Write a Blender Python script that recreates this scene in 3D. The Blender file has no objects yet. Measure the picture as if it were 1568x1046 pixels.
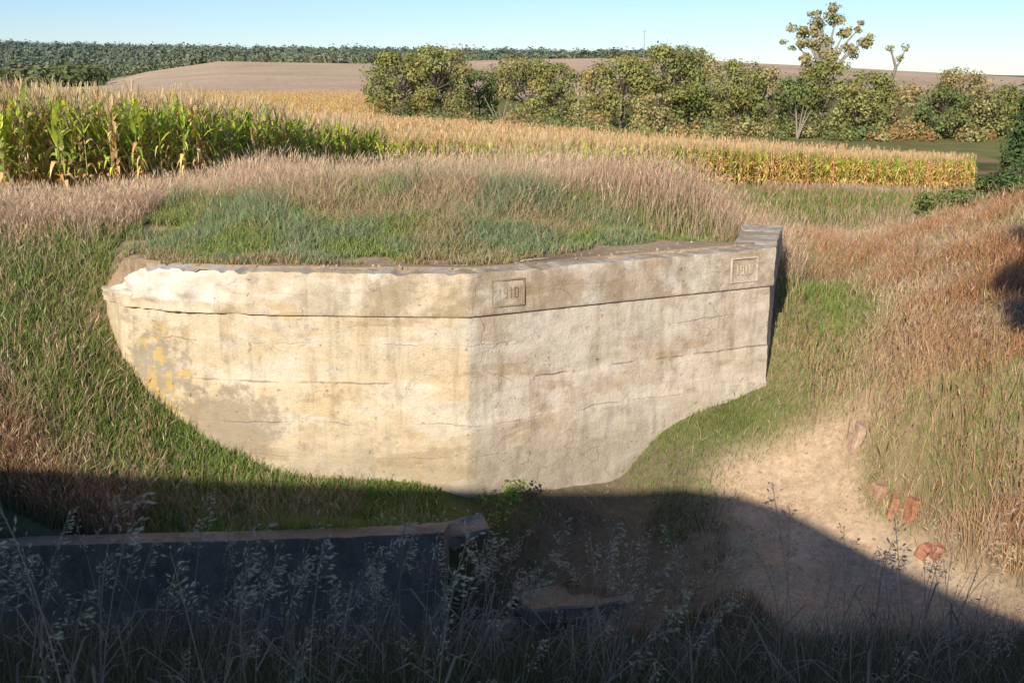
import bpy, math, random, bmesh
import numpy as np
from mathutils import Vector, noise as mnoise
R=np.random.RandomState(7); random.seed(7)
scn=bpy.context.scene
# ------------------------------------------------------------ noise utils
TAB=np.random.RandomState(3).rand(256,256)
def vn(x,y):
    ix=np.floor(x).astype(int); iy=np.floor(y).astype(int); fx=x-ix; fy=y-iy
    fx=fx*fx*(3-2*fx); fy=fy*fy*(3-2*fy)
    a=TAB[ix&255,iy&255]; b=TAB[(ix+1)&255,iy&255]; c=TAB[ix&255,(iy+1)&255]; d=TAB[(ix+1)&255,(iy+1)&255]
    return (a*(1-fx)+b*fx)*(1-fy)+(c*(1-fx)+d*fx)*fy
def fbm(x,y,f=1.0,o=4,s=0.0):
    x=np.asarray(x,float)*f+s*17.3; y=np.asarray(y,float)*f+s*9.7; r=0;a=.5;t=0
    for i in range(o):
        r=r+a*vn(x,y); t+=a; a*=.5; x=x*2.03+11.1; y=y*2.03+5.7
    return r/t
def ss(a,b,x):
    t=np.clip((np.asarray(x,float)-a)/(b-a),0,1); return t*t*(3-2*t)
def inpoly(x,y,poly):
    ins=np.zeros(np.shape(x),bool); n=len(poly)
    for i in range(n):
        x0,y0=poly[i]; x1,y1=poly[(i+1)%n]
        if y0==y1: continue
        c=((y0>y)!=(y1>y))&(x<(x1-x0)*(y-y0)/(y1-y0)+x0); ins^=c
    return ins
def dline(x,y,pl):
    d=np.full(np.shape(x),1e9)
    for (x0,y0),(x1,y1) in zip(pl[:-1],pl[1:]):
        dx,dy=x1-x0,y1-y0; t=np.clip(((x-x0)*dx+(y-y0)*dy)/(dx*dx+dy*dy),0,1)
        d=np.minimum(d,np.hypot(x-x0-t*dx,y-y0-t*dy))
    return d
# ------------------------------------------------------------ terrain
WALL=[(-6.15,16.5),(-5.98,15.6),(-5.62,15.08),(-5.0,14.75),(-4.2,14.52),(-3.2,14.37),(-2.0,14.28),(-.6,14.22),(4.0,16.45),(4.7,18.9)]
BPOLY=WALL+[(4.0,19.6),(-6.0,19.6)]
FRONT=WALL[1:9]
LOWW=[(-10,11.75),(-6.2,12.05),(-3,12.25),(-.85,12.45)]
CP=np.array([(-8,0,1.1),(0,0,1),(8,0,1),(-8,4,-.3),(-3,4,-.25),(0,4,-.25),(4,4,-.25),(8,4,0),(-8,8,-2.0),(-3,8,-2.1),(0,8,-2.2),(4,8,-2.2),(8,8,-1.6),
(-8,11,-2.8),(-3,11,-2.9),(1,11,-3.0),(3.5,11,-3.2),(-9,12.2,-2.6),(-6,12.3,-2.95),(-3,12.5,-3.05),(-.8,12.6,-3.15),(1,12.8,-3.3),(3,13,-3.5),(4.4,13.2,-3.45),
(5.5,12.2,-3.35),(5.3,10.2,-3.0),(7,9.6,-2.6),(4.2,15.0,-3.2),(1.78,15.05,-3.5),(2.2,15.3,-2.95),(3,15.75,-2.6),(-.6,14,-3.2),(-2.3,14,-3.05),(-3.9,14.1,-2.95),(-4.6,14.1,-2.65),(-5.2,14.2,-2.25),(-6.2,14.5,-1.5),
(-6.9,13.0,-2.0),(-7.6,15.3,-.5),(-6.2,15.4,-1.0),(-6.5,16.4,-.1),(-6.4,17.6,0.1),(-10,13,-1.1),(-9,15.5,-.2),(-8,18,0.05),(-4,19,.2),(-4,17,.1),(0,20,.25),(0,18,.2),(3.4,20,.1),(5.0,16.8,-2.0),(4.1,16.2,-2.35),
(5.3,20.7,-1.6),(5.6,23,-1.6),(6.3,16.2,-1.2),(5.9,14.7,-2.0),(5.5,14.0,-2.85),(7,14.1,-1.8),(6.3,12.9,-2.8),(7.4,12.5,-2.3),(7.4,19.8,-.9),(10,21.1,-.1),(9,17,-.3),(12,15,0),(10.5,12,-1.2),(12,8,-.3),
(9.4,37,-2.6),(14,30,-2.0),(20,25,.3),(28,35,-1.5),(15,54,-3.2),(30,60,-4.2),(-11,24,-.1),(-5.2,34,-1.0),(0,28,-.5),(0,42,-2.1),(5,46,-2.4),(-20,30,-.1),(-14,21,-.1),
(12,70,-4.0),(-30,40,-.3),(-20,60,-1.5),(0,90,-3.8),(-60,100,-3),(40,100,-5.2),(80,100,-5),(60,50,-3),(150,150,-5),(-150,150,-3.5),(0,150,-4.5),(50,130,-5.4),
(-100,300,-4.2),(0,300,-5),(150,300,-5.5),(-40,0,1),(40,0,1),(-40,15,.3),(40,20,.5),(0,-30,1),(-60,-60,1),(60,-60,1)],float)
def U(r2): return r2*np.log(r2+1e-9)
_n=len(CP); _X=CP[:,:2]/10
_K=U(((_X[:,None]-_X[None])**2).sum(-1))+np.eye(_n)*.0012
_P=np.c_[np.ones(_n),_X]
_A=np.zeros((_n+3,_n+3)); _A[:_n,:_n]=_K; _A[:_n,_n:]=_P; _A[_n:,:_n]=_P.T
_W=np.linalg.solve(_A,np.r_[CP[:,2],0,0,0])
def tps(x,y):
    sh=np.shape(x); x=np.ravel(x)/10; y=np.ravel(y)/10; out=np.empty(len(x))
    for i in range(0,len(x),40000):
        a=x[i:i+40000]; b=y[i:i+40000]
        r2=(a[:,None]-_X[None,:,0])**2+(b[:,None]-_X[None,:,1])**2
        out[i:i+40000]=U(r2)@_W[:_n]+_W[_n]+_W[_n+1]*a+_W[_n+2]*b
    return out.reshape(sh)
def uof(px): return (px-784)/1655.
BU=[uof(v) for v in (-400,0,180,240,350,600,700,870,1000,1150,1300,1450,1568,2000)]
BZ=[-9,-9,-7,1.5,9.5,8.5,9.5,12,14,9,4,0.5,-3,-7]
WU=[uof(v) for v in (-600,0,350,600,870,1000,1300,1568,2200)]
WZ=[48,38,28,25,20,16,3,-6,-8]
def height(x,y):
    x=np.asarray(x,float); y=np.asarray(y,float)
    z=np.clip(tps(np.clip(x,-150,150),np.clip(y,-50,300)),-6.5,1.6)
    yw=np.interp(x,[p[0] for p in LOWW],[p[1] for p in LOWW])+.15
    w=.08+2.0*ss(-.9,.6,x)
    F=1-np.clip((y-yw)/w,0,1)
    z=z-1.3*ss(7.5,10.8,y)*F*(1-.75*ss(0,3.5,x))
    df=dline(x,y,FRONT)
    top=.0+.26*ss(.45,3.6,df)+.06*(fbm(x,y,.9,3,2)-.5)*ss(.3,1.2,df)
    m=inpoly(x,y,BPOLY)&(df>.28)&(dline(x,y,WALL[7:])>.28)
    mm=m*ss(-6.2,-5.7,x)*(1-ss(16.8,19.2,y))
    z=np.where(mm>0,z+(top-z)*mm,z)
    yy=np.maximum(y,1); u=x/yy
    zb=np.interp(u,BU,BZ); zw=np.interp(u,WU,WZ)
    base=-4.6
    hill=base+(zb-base)*ss(330,950,y)
    hill=np.where(y>950, zb+(zw-zb)*ss(1150,1900,y)-3*ss(950,1100,y)*(1-ss(1300,1800,y)),hill)
    hill=hill-30*ss(2300,5000,y)
    f=ss(180,330,y); z=z*(1-f)+hill*f
    z=z+ (fbm(x,y,.8,4,1)-.5)*.22*(1-ss(40,80,np.abs(y)))*(1-(mm>0)*.8)
    z=z+ (fbm(x,y,.006,3,4)-.5)*6*ss(350,900,y)
    return z
CF=[(-40,20.3),(-14,21.2),(-10.5,22.4),(-8.0,26),(-6.5,30),(-5.4,35),(-4,40),(3,46),(12,55),(22,62),(30,70),(24,84),(0,98),(-15,118),(-32,290),(-220,290),(-220,20.8)]
CFRONT=CF[:11]
# ------------------------------------------------------------ mesh utils
def mk(name,V,faces,C,mat,smooth=False,parent=None,uv=None):
    me=bpy.data.meshes.new(name); V=np.asarray(V,np.float32)
    me.vertices.add(len(V)); me.vertices.foreach_set('co',V.ravel())
    li=np.concatenate([f.ravel() for f in faces]).astype(np.int32)
    tot=np.concatenate([np.full(len(f),f.shape[1]) for f in faces]).astype(np.int32)
    st=np.r_[0,np.cumsum(tot)[:-1]].astype(np.int32)
    me.loops.add(len(li)); me.loops.foreach_set('vertex_index',li)
    me.polygons.add(len(tot)); me.polygons.foreach_set('loop_start',st); me.polygons.foreach_set('loop_total',tot)
    me.polygons.foreach_set('use_smooth',np.full(len(tot),smooth))
    if C is not None:
        a=me.color_attributes.new('Col','FLOAT_COLOR','POINT')
        a.data.foreach_set('color',np.c_[C,np.ones(len(C))].astype(np.float32).ravel())
    if uv is not None:
        l=me.uv_layers.new(name='UVMap'); l.data.foreach_set('uv',uv[li].astype(np.float32).ravel())
    me.update(calc_edges=True); me.validate()
    me.materials.append(mat)
    ob=bpy.data.objects.new(name,me); scn.collection.objects.link(ob)
    if parent: ob.parent=parent
    return ob
class Acc:
    def __init__(s): s.V=[];s.Q=[];s.T=[];s.C=[];s.n=0
    def add(s,V,Q=None,T=None,C=None):
        V=np.asarray(V,float)
        if Q is not None and len(Q): s.Q.append(np.asarray(Q)+s.n)
        if T is not None and len(T): s.T.append(np.asarray(T)+s.n)
        C=np.asarray(C,float)
        if C.ndim==1: C=np.tile(C,(len(V),1))
        s.V.append(V); s.C.append(C); s.n+=len(V)
    def make(s,name,mat,**k):
        f=[]
        if s.Q: f.append(np.concatenate(s.Q))
        if s.T: f.append(np.concatenate(s.T))
        return mk(name,np.concatenate(s.V),f,np.concatenate(s.C),mat,**k)
def tube(pts,rad,sides=5):
    pts=[Vector(p) for p in pts]; V=[];Q=[]
    for i,p in enumerate(pts):
        d=(pts[min(i+1,len(pts)-1)]-pts[max(i-1,0)]).normalized()
        a=d.cross(Vector((.3,.9,.1))).normalized(); b=d.cross(a)
        for k in range(sides):
            t=2*math.pi*k/sides; V.append(p+(a*math.cos(t)+b*math.sin(t))*rad[i])
    for i in range(len(pts)-1):
        for k in range(sides):
            Q.append((i*sides+k,i*sides+(k+1)%sides,(i+1)*sides+(k+1)%sides,(i+1)*sides+k))
    return np.array([tuple(v) for v in V]),np.array(Q)
# ------------------------------------------------------------ materials
def newmat(n):
    m=bpy.data.materials.new(n); m.use_nodes=True; nt=m.node_tree; nt.nodes.clear()
    o=nt.nodes.new('ShaderNodeOutputMaterial'); return m,nt,nt.nodes,nt.links,o
def foliage_mat(n,trans=.3,gloss=0,rough=.5):
    m,nt,N,L,o=newmat(n)
    a=N.new('ShaderNodeAttribute'); a.attribute_name='Col'
    if gloss:
        p=N.new('ShaderNodeBsdfPrincipled'); p.inputs['Roughness'].default_value=rough; p.inputs['Specular IOR Level'].default_value=gloss; L.new(a.outputs['Color'],p.inputs['Base Color'])
    else:
        p=N.new('ShaderNodeBsdfDiffuse'); L.new(a.outputs['Color'],p.inputs['Color'])
    t=N.new('ShaderNodeBsdfTranslucent'); mx=N.new('ShaderNodeMixShader'); mx.inputs[0].default_value=trans
    L.new(a.outputs['Color'],t.inputs['Color'])
    L.new(p.outputs[0],mx.inputs[1]); L.new(t.outputs[0],mx.inputs[2]); L.new(mx.outputs[0],o.inputs[0]); return m
M_GRASS=foliage_mat('grass_blades',.25); M_LEAF=foliage_mat('tree_leaves',.2); M_CORN=foliage_mat('corn_leaves',.25,.35,.45)
def noise_node(N,L,vec,scale,detail=6,rough=.6,dist=0):
    n=N.new('ShaderNodeTexNoise'); n.inputs['Scale'].default_value=scale; n.inputs['Detail'].default_value=detail
    n.inputs['Roughness'].default_value=rough; n.inputs['Distortion'].default_value=dist
    if vec is not None: L.new(vec,n.inputs['Vector'])
    return n.outputs['Fac']
def ramp(N,L,f,stops):
    r=N.new('ShaderNodeValToRGB'); e=r.color_ramp.elements
    while len(e)<len(stops): e.new(.5)
    for i,(p,c) in enumerate(stops):
        e[i].position=p; e[i].color=(*c,1) if len(c)==3 else c
    L.new(f,r.inputs[0]); return r.outputs[0]
def g(v): return (v,v,v)
def mix(N,L,t,f,a,b):
    m=N.new('ShaderNodeMixRGB'); m.blend_type=t
    for i,s in enumerate((f,a,b)):
        if isinstance(s,(int,float)): m.inputs[i].default_value=s if i==0 else (s,s,s,1)
        elif isinstance(s,tuple): m.inputs[i].default_value=(*s,1)
        else: L.new(s,m.inputs[i])
    return m.outputs[0]
def math_(N,L,op,a,b=0.0,clamp=False):
    m=N.new('ShaderNodeMath'); m.operation=op; m.use_clamp=clamp
    for i,s in enumerate((a,b)):
        if isinstance(s,(int,float)): m.inputs[i].default_value=s
        else: L.new(s,m.inputs[i])
    return m.outputs[0]
def math_vec(N,L,P,off):
    v=N.new('ShaderNodeVectorMath'); v.operation='ADD'; L.new(P,v.inputs[0]); v.inputs[1].default_value=(off,off*.7,off*1.3); return v.outputs[0]
# ground
M_GROUND,nt,N,L,o=newmat('ground_soil')
a=N.new('ShaderNodeAttribute'); a.attribute_name='Col'
geo=N.new('ShaderNodeNewGeometry')
n1=noise_node(N,L,geo.outputs['Position'],9,8,.75); n2=noise_node(N,L,geo.outputs['Position'],.35,5,.6); n3=noise_node(N,L,geo.outputs['Position'],.02,5,.6)
c=mix(N,L,'MULTIPLY',1.0,a.outputs['Color'],ramp(N,L,n1,[(.25,g(.6)),(.75,g(1.4))]))
c=mix(N,L,'MULTIPLY',1.0,c,ramp(N,L,n2,[(.3,g(.8)),(.7,g(1.15))]))
c=mix(N,L,'MULTIPLY',1.0,c,ramp(N,L,n3,[(.3,g(.9)),(.7,g(1.12))]))
p=N.new('ShaderNodeBsdfDiffuse')
L.new(c,p.inputs['Color'])
sy=N.new('ShaderNodeSeparateXYZ'); L.new(geo.outputs['Position'],sy.inputs[0])
near=math_(N,L,'SUBTRACT',1.0,math_(N,L,'DIVIDE',sy.outputs[1],45.0),True)
b=N.new('ShaderNodeBump'); L.new(math_(N,L,'MULTIPLY',near,.8),b.inputs['Strength']); b.inputs['Distance'].default_value=.05; L.new(n1,b.inputs['Height']); L.new(b.outputs[0],p.inputs['Normal'])
L.new(p.outputs[0],o.inputs[0])
def concrete(name,main=True,dark=1.0):
    m,nt,N,L,o=newmat(name)
    if main: uv=N.new('ShaderNodeUVMap').outputs[0]
    else: uv=N.new('ShaderNodeNewGeometry').outputs['Position']
    geo=N.new('ShaderNodeNewGeometry'); P=geo.outputs['Position']
    sep=N.new('ShaderNodeSeparateXYZ'); L.new(uv,sep.inputs[0]); S=sep.outputs[0]; Z=sep.outputs[1] if main else sep.outputs[2]
    big=noise_node(N,L,P,.9,5,.6,.4); med=noise_node(N,L,P,4.5,8,.7); fine=noise_node(N,L,P,40,6,.7)
    col=ramp(N,L,big,[(.3,(.76,.56,.32)),(.5,(.82,.66,.43)),(.7,(.84,.72,.53))])
    if main:
        f=math_(N,L,'SUBTRACT',S,6.65); f=math_(N,L,'MULTIPLY',f,8.0,True)
        grey=ramp(N,L,big,[(.3,(.68,.55,.39)),(.55,(.78,.67,.51)),(.75,(.82,.73,.58))])
        col=mix(N,L,'MIX',f,col,grey)
        mp=N.new('ShaderNodeMapping'); L.new(uv,mp.inputs[0]); mp.inputs['Scale'].default_value=(.5,1.5,1)
        pa=noise_node(N,L,mp.outputs[0],1.2,8,.66,.3)
        col=mix(N,L,'MIX',ramp(N,L,pa,[(.52,g(0)),(.56,g(.55))]),col,(.88,.80,.64))
        col=mix(N,L,'MIX',ramp(N,L,pa,[(.39,g(.65)),(.43,g(0))]),col,(.58,.43,.26))
    col=mix(N,L,'MULTIPLY',1.0,col,ramp(N,L,med,[(.30,g(.72)),(.5,g(1.0)),(.75,g(1.08))]))
    col=mix(N,L,'MULTIPLY',1.0,col,ramp(N,L,fine,[(.3,g(.84)),(.6,g(1.04))]))
    mp=N.new('ShaderNodeMapping'); L.new(uv,mp.inputs[0])
    mp.inputs['Scale'].default_value=(3.2,.32,1) if main else (3,3,.3)
    st=noise_node(N,L,mp.outputs[0],1.6,6,.65,.2)
    col=mix(N,L,'MULTIPLY',.55,col,ramp(N,L,st,[(.34,(.62,.56,.48)),(.50,g(1.0))]))
    hts=[]
    if main:
        def band(z0,w,amp,k):
            wv=noise_node(N,L,math_vec(N,L,P,k),.9,6,.65); wv=math_(N,L,'MULTIPLY',math_(N,L,'SUBTRACT',wv,.5),amp)
            d=math_(N,L,'ABSOLUTE',math_(N,L,'SUBTRACT',math_(N,L,'ADD',Z,wv),z0))
            return math_(N,L,'SUBTRACT',1.0,math_(N,L,'DIVIDE',d,w),True)
        for k,(z0,w,amp,s) in enumerate(((-1.56,.020,.14,.62),(-1.0,.012,.30,.35),(-2.15,.014,.26,.42),(-2.62,.014,.3,.25),(-.30,.012,.25,.2))):
            gate=ramp(N,L,noise_node(N,L,math_vec(N,L,P,k*3.1),1.2,4,.65),[(.46,g(0)),(.60,g(1))])
            bb=math_(N,L,'MULTIPLY',math_(N,L,'MULTIPLY',band(z0,w,amp,k*5.7),gate),s)
            col=mix(N,L,'MIX',bb,col,(.30,.21,.12)); hts.append(bb)
        for z0,sgn in ((-1.56,.30),(-2.35,-.25)):
            lf2=math_(N,L,'GREATER_THAN',math_(N,L,'ADD',Z,math_(N,L,'MULTIPLY',math_(N,L,'SUBTRACT',big,.5),.2)),z0)
            col=mix(N,L,'MULTIPLY',math_(N,L,'MULTIPLY',lf2,abs(sgn)),col,(.86,.84,.82))
        dx=math_(N,L,'DIVIDE',math_(N,L,'SUBTRACT',S,2.15),.75); dz=math_(N,L,'DIVIDE',math_(N,L,'ADD',Z,1.6),.95)
        r=math_(N,L,'SQRT',math_(N,L,'ADD',math_(N,L,'MULTIPLY',dx,dx),math_(N,L,'MULTIPLY',dz,dz)))
        r=math_(N,L,'ADD',r,math_(N,L,'MULTIPLY',math_(N,L,'SUBTRACT',med,.5),2.6))
        lf=ramp(N,L,r,[(.5,g(.8)),(.9,g(0))])
        col=mix(N,L,'MIX',lf,col,ramp(N,L,noise_node(N,L,P,5,5,.7),[(.48,(.38,.32,.23)),(.60,(.64,.44,.13))]))
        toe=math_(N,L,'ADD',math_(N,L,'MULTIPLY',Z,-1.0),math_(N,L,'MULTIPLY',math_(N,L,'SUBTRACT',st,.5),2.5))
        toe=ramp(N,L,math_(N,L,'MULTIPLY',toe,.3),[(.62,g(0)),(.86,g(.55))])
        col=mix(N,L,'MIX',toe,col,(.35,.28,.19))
        dx=math_(N,L,'DIVIDE',math_(N,L,'SUBTRACT',S,3.3),.95); dz=math_(N,L,'DIVIDE',math_(N,L,'ADD',Z,2.25),.65)
        r=math_(N,L,'SQRT',math_(N,L,'ADD',math_(N,L,'MULTIPLY',dx,dx),math_(N,L,'MULTIPLY',dz,dz)))
        r=math_(N,L,'ADD',r,math_(N,L,'MULTIPLY',math_(N,L,'SUBTRACT',med,.5),2.2))
        col=mix(N,L,'MIX',ramp(N,L,r,[(.6,g(.7)),(1,g(0))]),col,(.36,.29,.21))
        cf=math_(N,L,'GREATER_THAN',Z,-.6); cf=math_(N,L,'MULTIPLY',cf,ramp(N,L,noise_node(N,L,P,2.2,7,.72),[(.42,g(0)),(.56,g(.7))]))
        cf=math_(N,L,'MULTIPLY',cf,math_(N,L,'MULTIPLY',math_(N,L,'SUBTRACT',S,3.5),.5,True))
        col=mix(N,L,'MIX',cf,col,(.40,.30,.18))
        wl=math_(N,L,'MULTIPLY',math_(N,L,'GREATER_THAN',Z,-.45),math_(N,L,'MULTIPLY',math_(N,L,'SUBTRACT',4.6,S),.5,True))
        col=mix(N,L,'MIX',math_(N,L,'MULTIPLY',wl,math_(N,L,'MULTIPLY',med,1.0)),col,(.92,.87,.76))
    vo=N.new('ShaderNodeTexVoronoi'); vo.feature='DISTANCE_TO_EDGE'; vo.inputs['Scale'].default_value=1.2
    wq=N.new('ShaderNodeTexNoise'); wq.inputs['Scale'].default_value=2.5; wq.inputs['Detail'].default_value=5; L.new(P,wq.inputs['Vector'])
    ad=N.new('ShaderNodeMixRGB'); ad.blend_type='ADD'; ad.inputs[0].default_value=.6; L.new(P,ad.inputs[1]); L.new(wq.outputs['Color'],ad.inputs[2]); L.new(ad.outputs[0],vo.inputs['Vector'])
    ck=ramp(N,L,vo.outputs['Distance'],[(.002,g(1)),(.008,g(0))])
    ckm=math_(N,L,'MULTIPLY',ck,ramp(N,L,noise_node(N,L,P,1.1,3,.5),[(.50,g(0)),(.66,g(.45))]))
    col=mix(N,L,'MIX',ckm,col,(.26,.19,.13))
    pit=ramp(N,L,noise_node(N,L,P,11,4,.65),[(.27,g(1)),(.34,g(0))])
    col=mix(N,L,'MIX',math_(N,L,'MULTIPLY',pit,.5),col,(.32,.24,.16))
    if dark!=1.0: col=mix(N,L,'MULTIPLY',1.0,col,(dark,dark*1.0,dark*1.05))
    p=N.new('ShaderNodeBsdfDiffuse')
    L.new(col,p.inputs['Color'])
    h=math_(N,L,'ADD',med,math_(N,L,'MULTIPLY',fine,.35)); h=math_(N,L,'SUBTRACT',h,math_(N,L,'MULTIPLY',ckm,.6)); h=math_(N,L,'SUBTRACT',h,math_(N,L,'MULTIPLY',pit,.5))
    for q in hts: h=math_(N,L,'SUBTRACT',h,math_(N,L,'MULTIPLY',q,.8))
    b=N.new('ShaderNodeBump'); b.inputs['Strength'].default_value=.8; b.inputs['Distance'].default_value=.04; L.new(h,b.inputs['Height']); L.new(b.outputs[0],p.inputs['Normal'])
    L.new(p.outputs[0],o.inputs[0]); return m
M_CONC=concrete('weathered_concrete',True); M_CONC2=concrete('shade_darkened_concrete',False,.42)  # second concrete: foreground shade worked into a darkened base colour
M_VC,nt,N,L,o=newmat('plain_weathered'); a=N.new('ShaderNodeAttribute'); a.attribute_name='Col'; gg=N.new('ShaderNodeNewGeometry')
c=mix(N,L,'MULTIPLY',1.0,a.outputs['Color'],ramp(N,L,noise_node(N,L,gg.outputs['Position'],12,6,.7),[(.3,g(.6)),(.7,g(1.25))]))
p=N.new('ShaderNodeBsdfDiffuse'); L.new(c,p.inputs['Color']); L.new(p.outputs[0],o.inputs[0])
# ------------------------------------------------------------ ground sheet
def axis(lo,hi,step,far0,far1,gr):
    c=list(np.arange(lo,hi,step)); s=step;v=c[-1]
    while v<far1: s*=gr; v+=s; c.append(v)
    s=step;v=c[0];b=[]
    while v>far0: s*=gr+.02; v-=s; b.append(v)
    return np.array(b[::-1]+c)
gx=axis(-10,11,.1,-4500,4500,1.045); gy=axis(2,23,.1,-400,5500,1.02)
X,Y=np.meshgrid(gx,gy); Zg=height(X,Y); ny,nx=X.shape
def floorm(x,y): # trodden sandy floor of the hollow
    return ss(2.4,3.6,x+.6*(fbm(x,y,1.1,3,52)-.5))*(1-ss(4.75,5.35,x-.72*np.maximum(0,13.5-y)+.9*(fbm(x,y,.9,3,50)-.5)))*ss(9.3,10.5,y)*(1-ss(14.9,15.7,y-.2*(x-3)))
def gcol(x,y):
    u=x/np.maximum(y,1)
    n=fbm(x,y,.25,4,5)[...,None]; n2=fbm(x,y,1.3,4,6)[...,None]
    tan=np.array([.36,.25,.14]); grn=np.array([.13,.15,.045])
    c=tan*(1-ss(.42,.62,n))+grn*ss(.42,.62,n)
    c=c*(.75+.5*n2)
    def put(c,m,k): m=np.clip(m,0,1)[...,None]; return c*(1-m)+np.array(k)*m
    c=put(c,ss(4,5,x)*(1-ss(17,20,y))*ss(11,12,y)*.6,(.44,.30,.18))
    c=put(c,(1-ss(11.5,13.5,y+.4*np.maximum(0,x-1))),(.085,.072,.05))  # near ground darkened in colour to deepen the foreground shadow
    ins=inpoly(x,y,BPOLY); d=dline(x,y,WALL)
    c=put(c,ins*(1-ss(1.0,2.0,d+1.0*(n2[...,0]-.5))),(.46,.33,.20))
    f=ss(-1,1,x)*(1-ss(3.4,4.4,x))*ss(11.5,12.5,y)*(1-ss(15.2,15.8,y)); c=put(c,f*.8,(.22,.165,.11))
    c=put(c,floorm(x,y),(.64,.47,.30))
    cf=inpoly(x,y,CF); c=put(c,cf*1.,(.46,.29,.09))
    c=put(c,ss(95,110,y)*(1-cf),(.26,.24,.09))
    c=put(c,ss(290,340,y),(.68,.47,.31))
    strip=(np.sin(y*.03+3*fbm(x,y,.002,2,3)*6)>.82)*ss(500,520,y); c=put(c,strip*.5,(.42,.39,.19))
    tn=ss(.45,.6,fbm(x,y,.003,3,9))*ss(320,350,y); c=put(c,tn*.4,(.74,.56,.34))
    c=put(c,ss(1250,1300,y),(.15,.19,.11))
    c=put(c,ss(560,640,y)*(1-ss(-.385,-.36,u)),(.12,.15,.07))
    return c
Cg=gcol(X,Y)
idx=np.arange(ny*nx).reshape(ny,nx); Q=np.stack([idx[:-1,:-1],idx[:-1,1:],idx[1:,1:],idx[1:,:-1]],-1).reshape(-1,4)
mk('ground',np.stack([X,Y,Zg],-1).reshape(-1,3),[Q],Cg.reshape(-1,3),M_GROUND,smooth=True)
# ------------------------------------------------------------ walls
def resample(path,step):
    out=[];s=0
    for (x0,y0),(x1,y1) in zip(path[:-1],path[1:]):
        l=math.hypot(x1-x0,y1-y0); n=max(1,int(round(l/step)))
        for i in range(n): out.append((x0+(x1-x0)*i/n,y0+(y1-y0)*i/n,s+l*i/n))
        s+=l
    out.append((*path[-1],s)); return out
def wallmesh(name,path,profile,mat,step=.05,amp=.02,edge=None,parent=None):
    pts=resample(path,step); n=len(pts); V=[];uvs=[]
    for i,(x,y,s) in enumerate(pts):
        xa,ya,_=pts[max(i-1,0)]; xb,yb,_=pts[min(i+1,n-1)]
        d0=Vector((x-xa,y-ya,0)); d1=Vector((xb-x,yb-y,0))
        if d0.length==0:d0=d1
        if d1.length==0:d1=d0
        n0=Vector((d0.y,-d0.x,0)).normalized(); n1=Vector((d1.y,-d1.x,0)).normalized()
        nn=(n0+n1).normalized(); nn=nn/max(.6,nn.dot(n0))
        for j,(off,z) in enumerate(profile):
            if edge: off,z=edge(x,y,s,off,z)
            p=Vector((x,y,z))+nn*off
            k=mnoise.fractal(p*1.6,1.0,2.0,4)*amp+mnoise.fractal(p*7,1.0,2.0,4)*amp*.45
            p+=nn*k+Vector((0,0,k*.3))
            V.append(p[:]); uvs.append((s,z))
    m=len(profile); idx=np.arange(n*m).reshape(n,m)
    Q=np.stack([idx[:-1,:-1],idx[:-1,1:],idx[1:,1:],idx[1:,:-1]],-1).reshape(-1,4)
    ob=mk(name,V,[Q],None,mat,smooth=True,uv=np.array(uvs),parent=parent)
    ob.data.set_sharp_from_angle(angle=math.radians(40)); return ob
prof=[(-.6,-.5),(-.6,-.2)]+[(-.6+.6*i/12+.05*i/12,0.0) for i in range(12)]
prof+=[(.05,-.0-.04*i) for i in range(0,15)]+[(.05,-.585),(.045,-.60),(0,-.605),(.0,-.63)]
prof+=[(.0,-.66-.045*i) for i in range(1,92)]
def edge(x,y,s,off,z):
    c=mnoise.fractal(Vector((x*2.3,y*2.3,4.2)),1.0,2.0,4); lk=float(ss(-2.5,-4.5,x)); fi=max(0,mnoise.fractal(Vector((x*6,y*6,1)),1,2,3))
    zt=-.01-(.02+.05*lk)*max(0,c)-.50*float(ss(-5.0,-6.0,x))-(.045+.06*lk)*fi
    if off>-.59:
        if z>zt:
            if off>0: off-= (z-zt)*.35+.02*abs(c)
            z=zt
    if x<-2.0 and z>-.62 and off>0:
        k=float(ss(-2.0,-4.8,x)); b=mnoise.fractal(Vector((x*3,y*3,z*4)),1.0,2.0,4)
        off+= k*(b*.10+.02-.20*max(0,z+.35))
    if z<-.6:
        w=.07*mnoise.fractal(Vector((x*.7,y*.7,9)),1,2,3)
        if x<-.6:
            if z<-1.56+w: off+=.022
            if z<-2.4+w: off+=.012
        else:
            if z<-1.56+w: off+=.010
            if z<-2.12+w: off+=.018
    return off,z
bunker=bpy.data.objects.new('concrete_bunker_wall',None); scn.collection.objects.link(bunker)
wallmesh('wall_body',WALL,prof,M_CONC,step=.05,amp=.018,edge=edge,parent=bunker)
dirv=Vector((4.6,2.23,0)).normalized(); nrm=Vector((dirv.y,-dirv.x,0))
def boxat(acc,c,ex,ey,ez,sx,sy,sz,col):
    V=[]
    for a_ in(-1,1):
        for b_ in(-1,1):
            for c_ in(-1,1): V.append((c+ex*a_*sx/2+ey*b_*sy/2+ez*c_*sz/2)[:])
    acc.add(V,[(0,1,3,2),(4,6,7,5),(0,4,5,1),(2,3,7,6),(0,2,6,4),(1,5,7,3)],None,col)
up=Vector((0,0,1))
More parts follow.
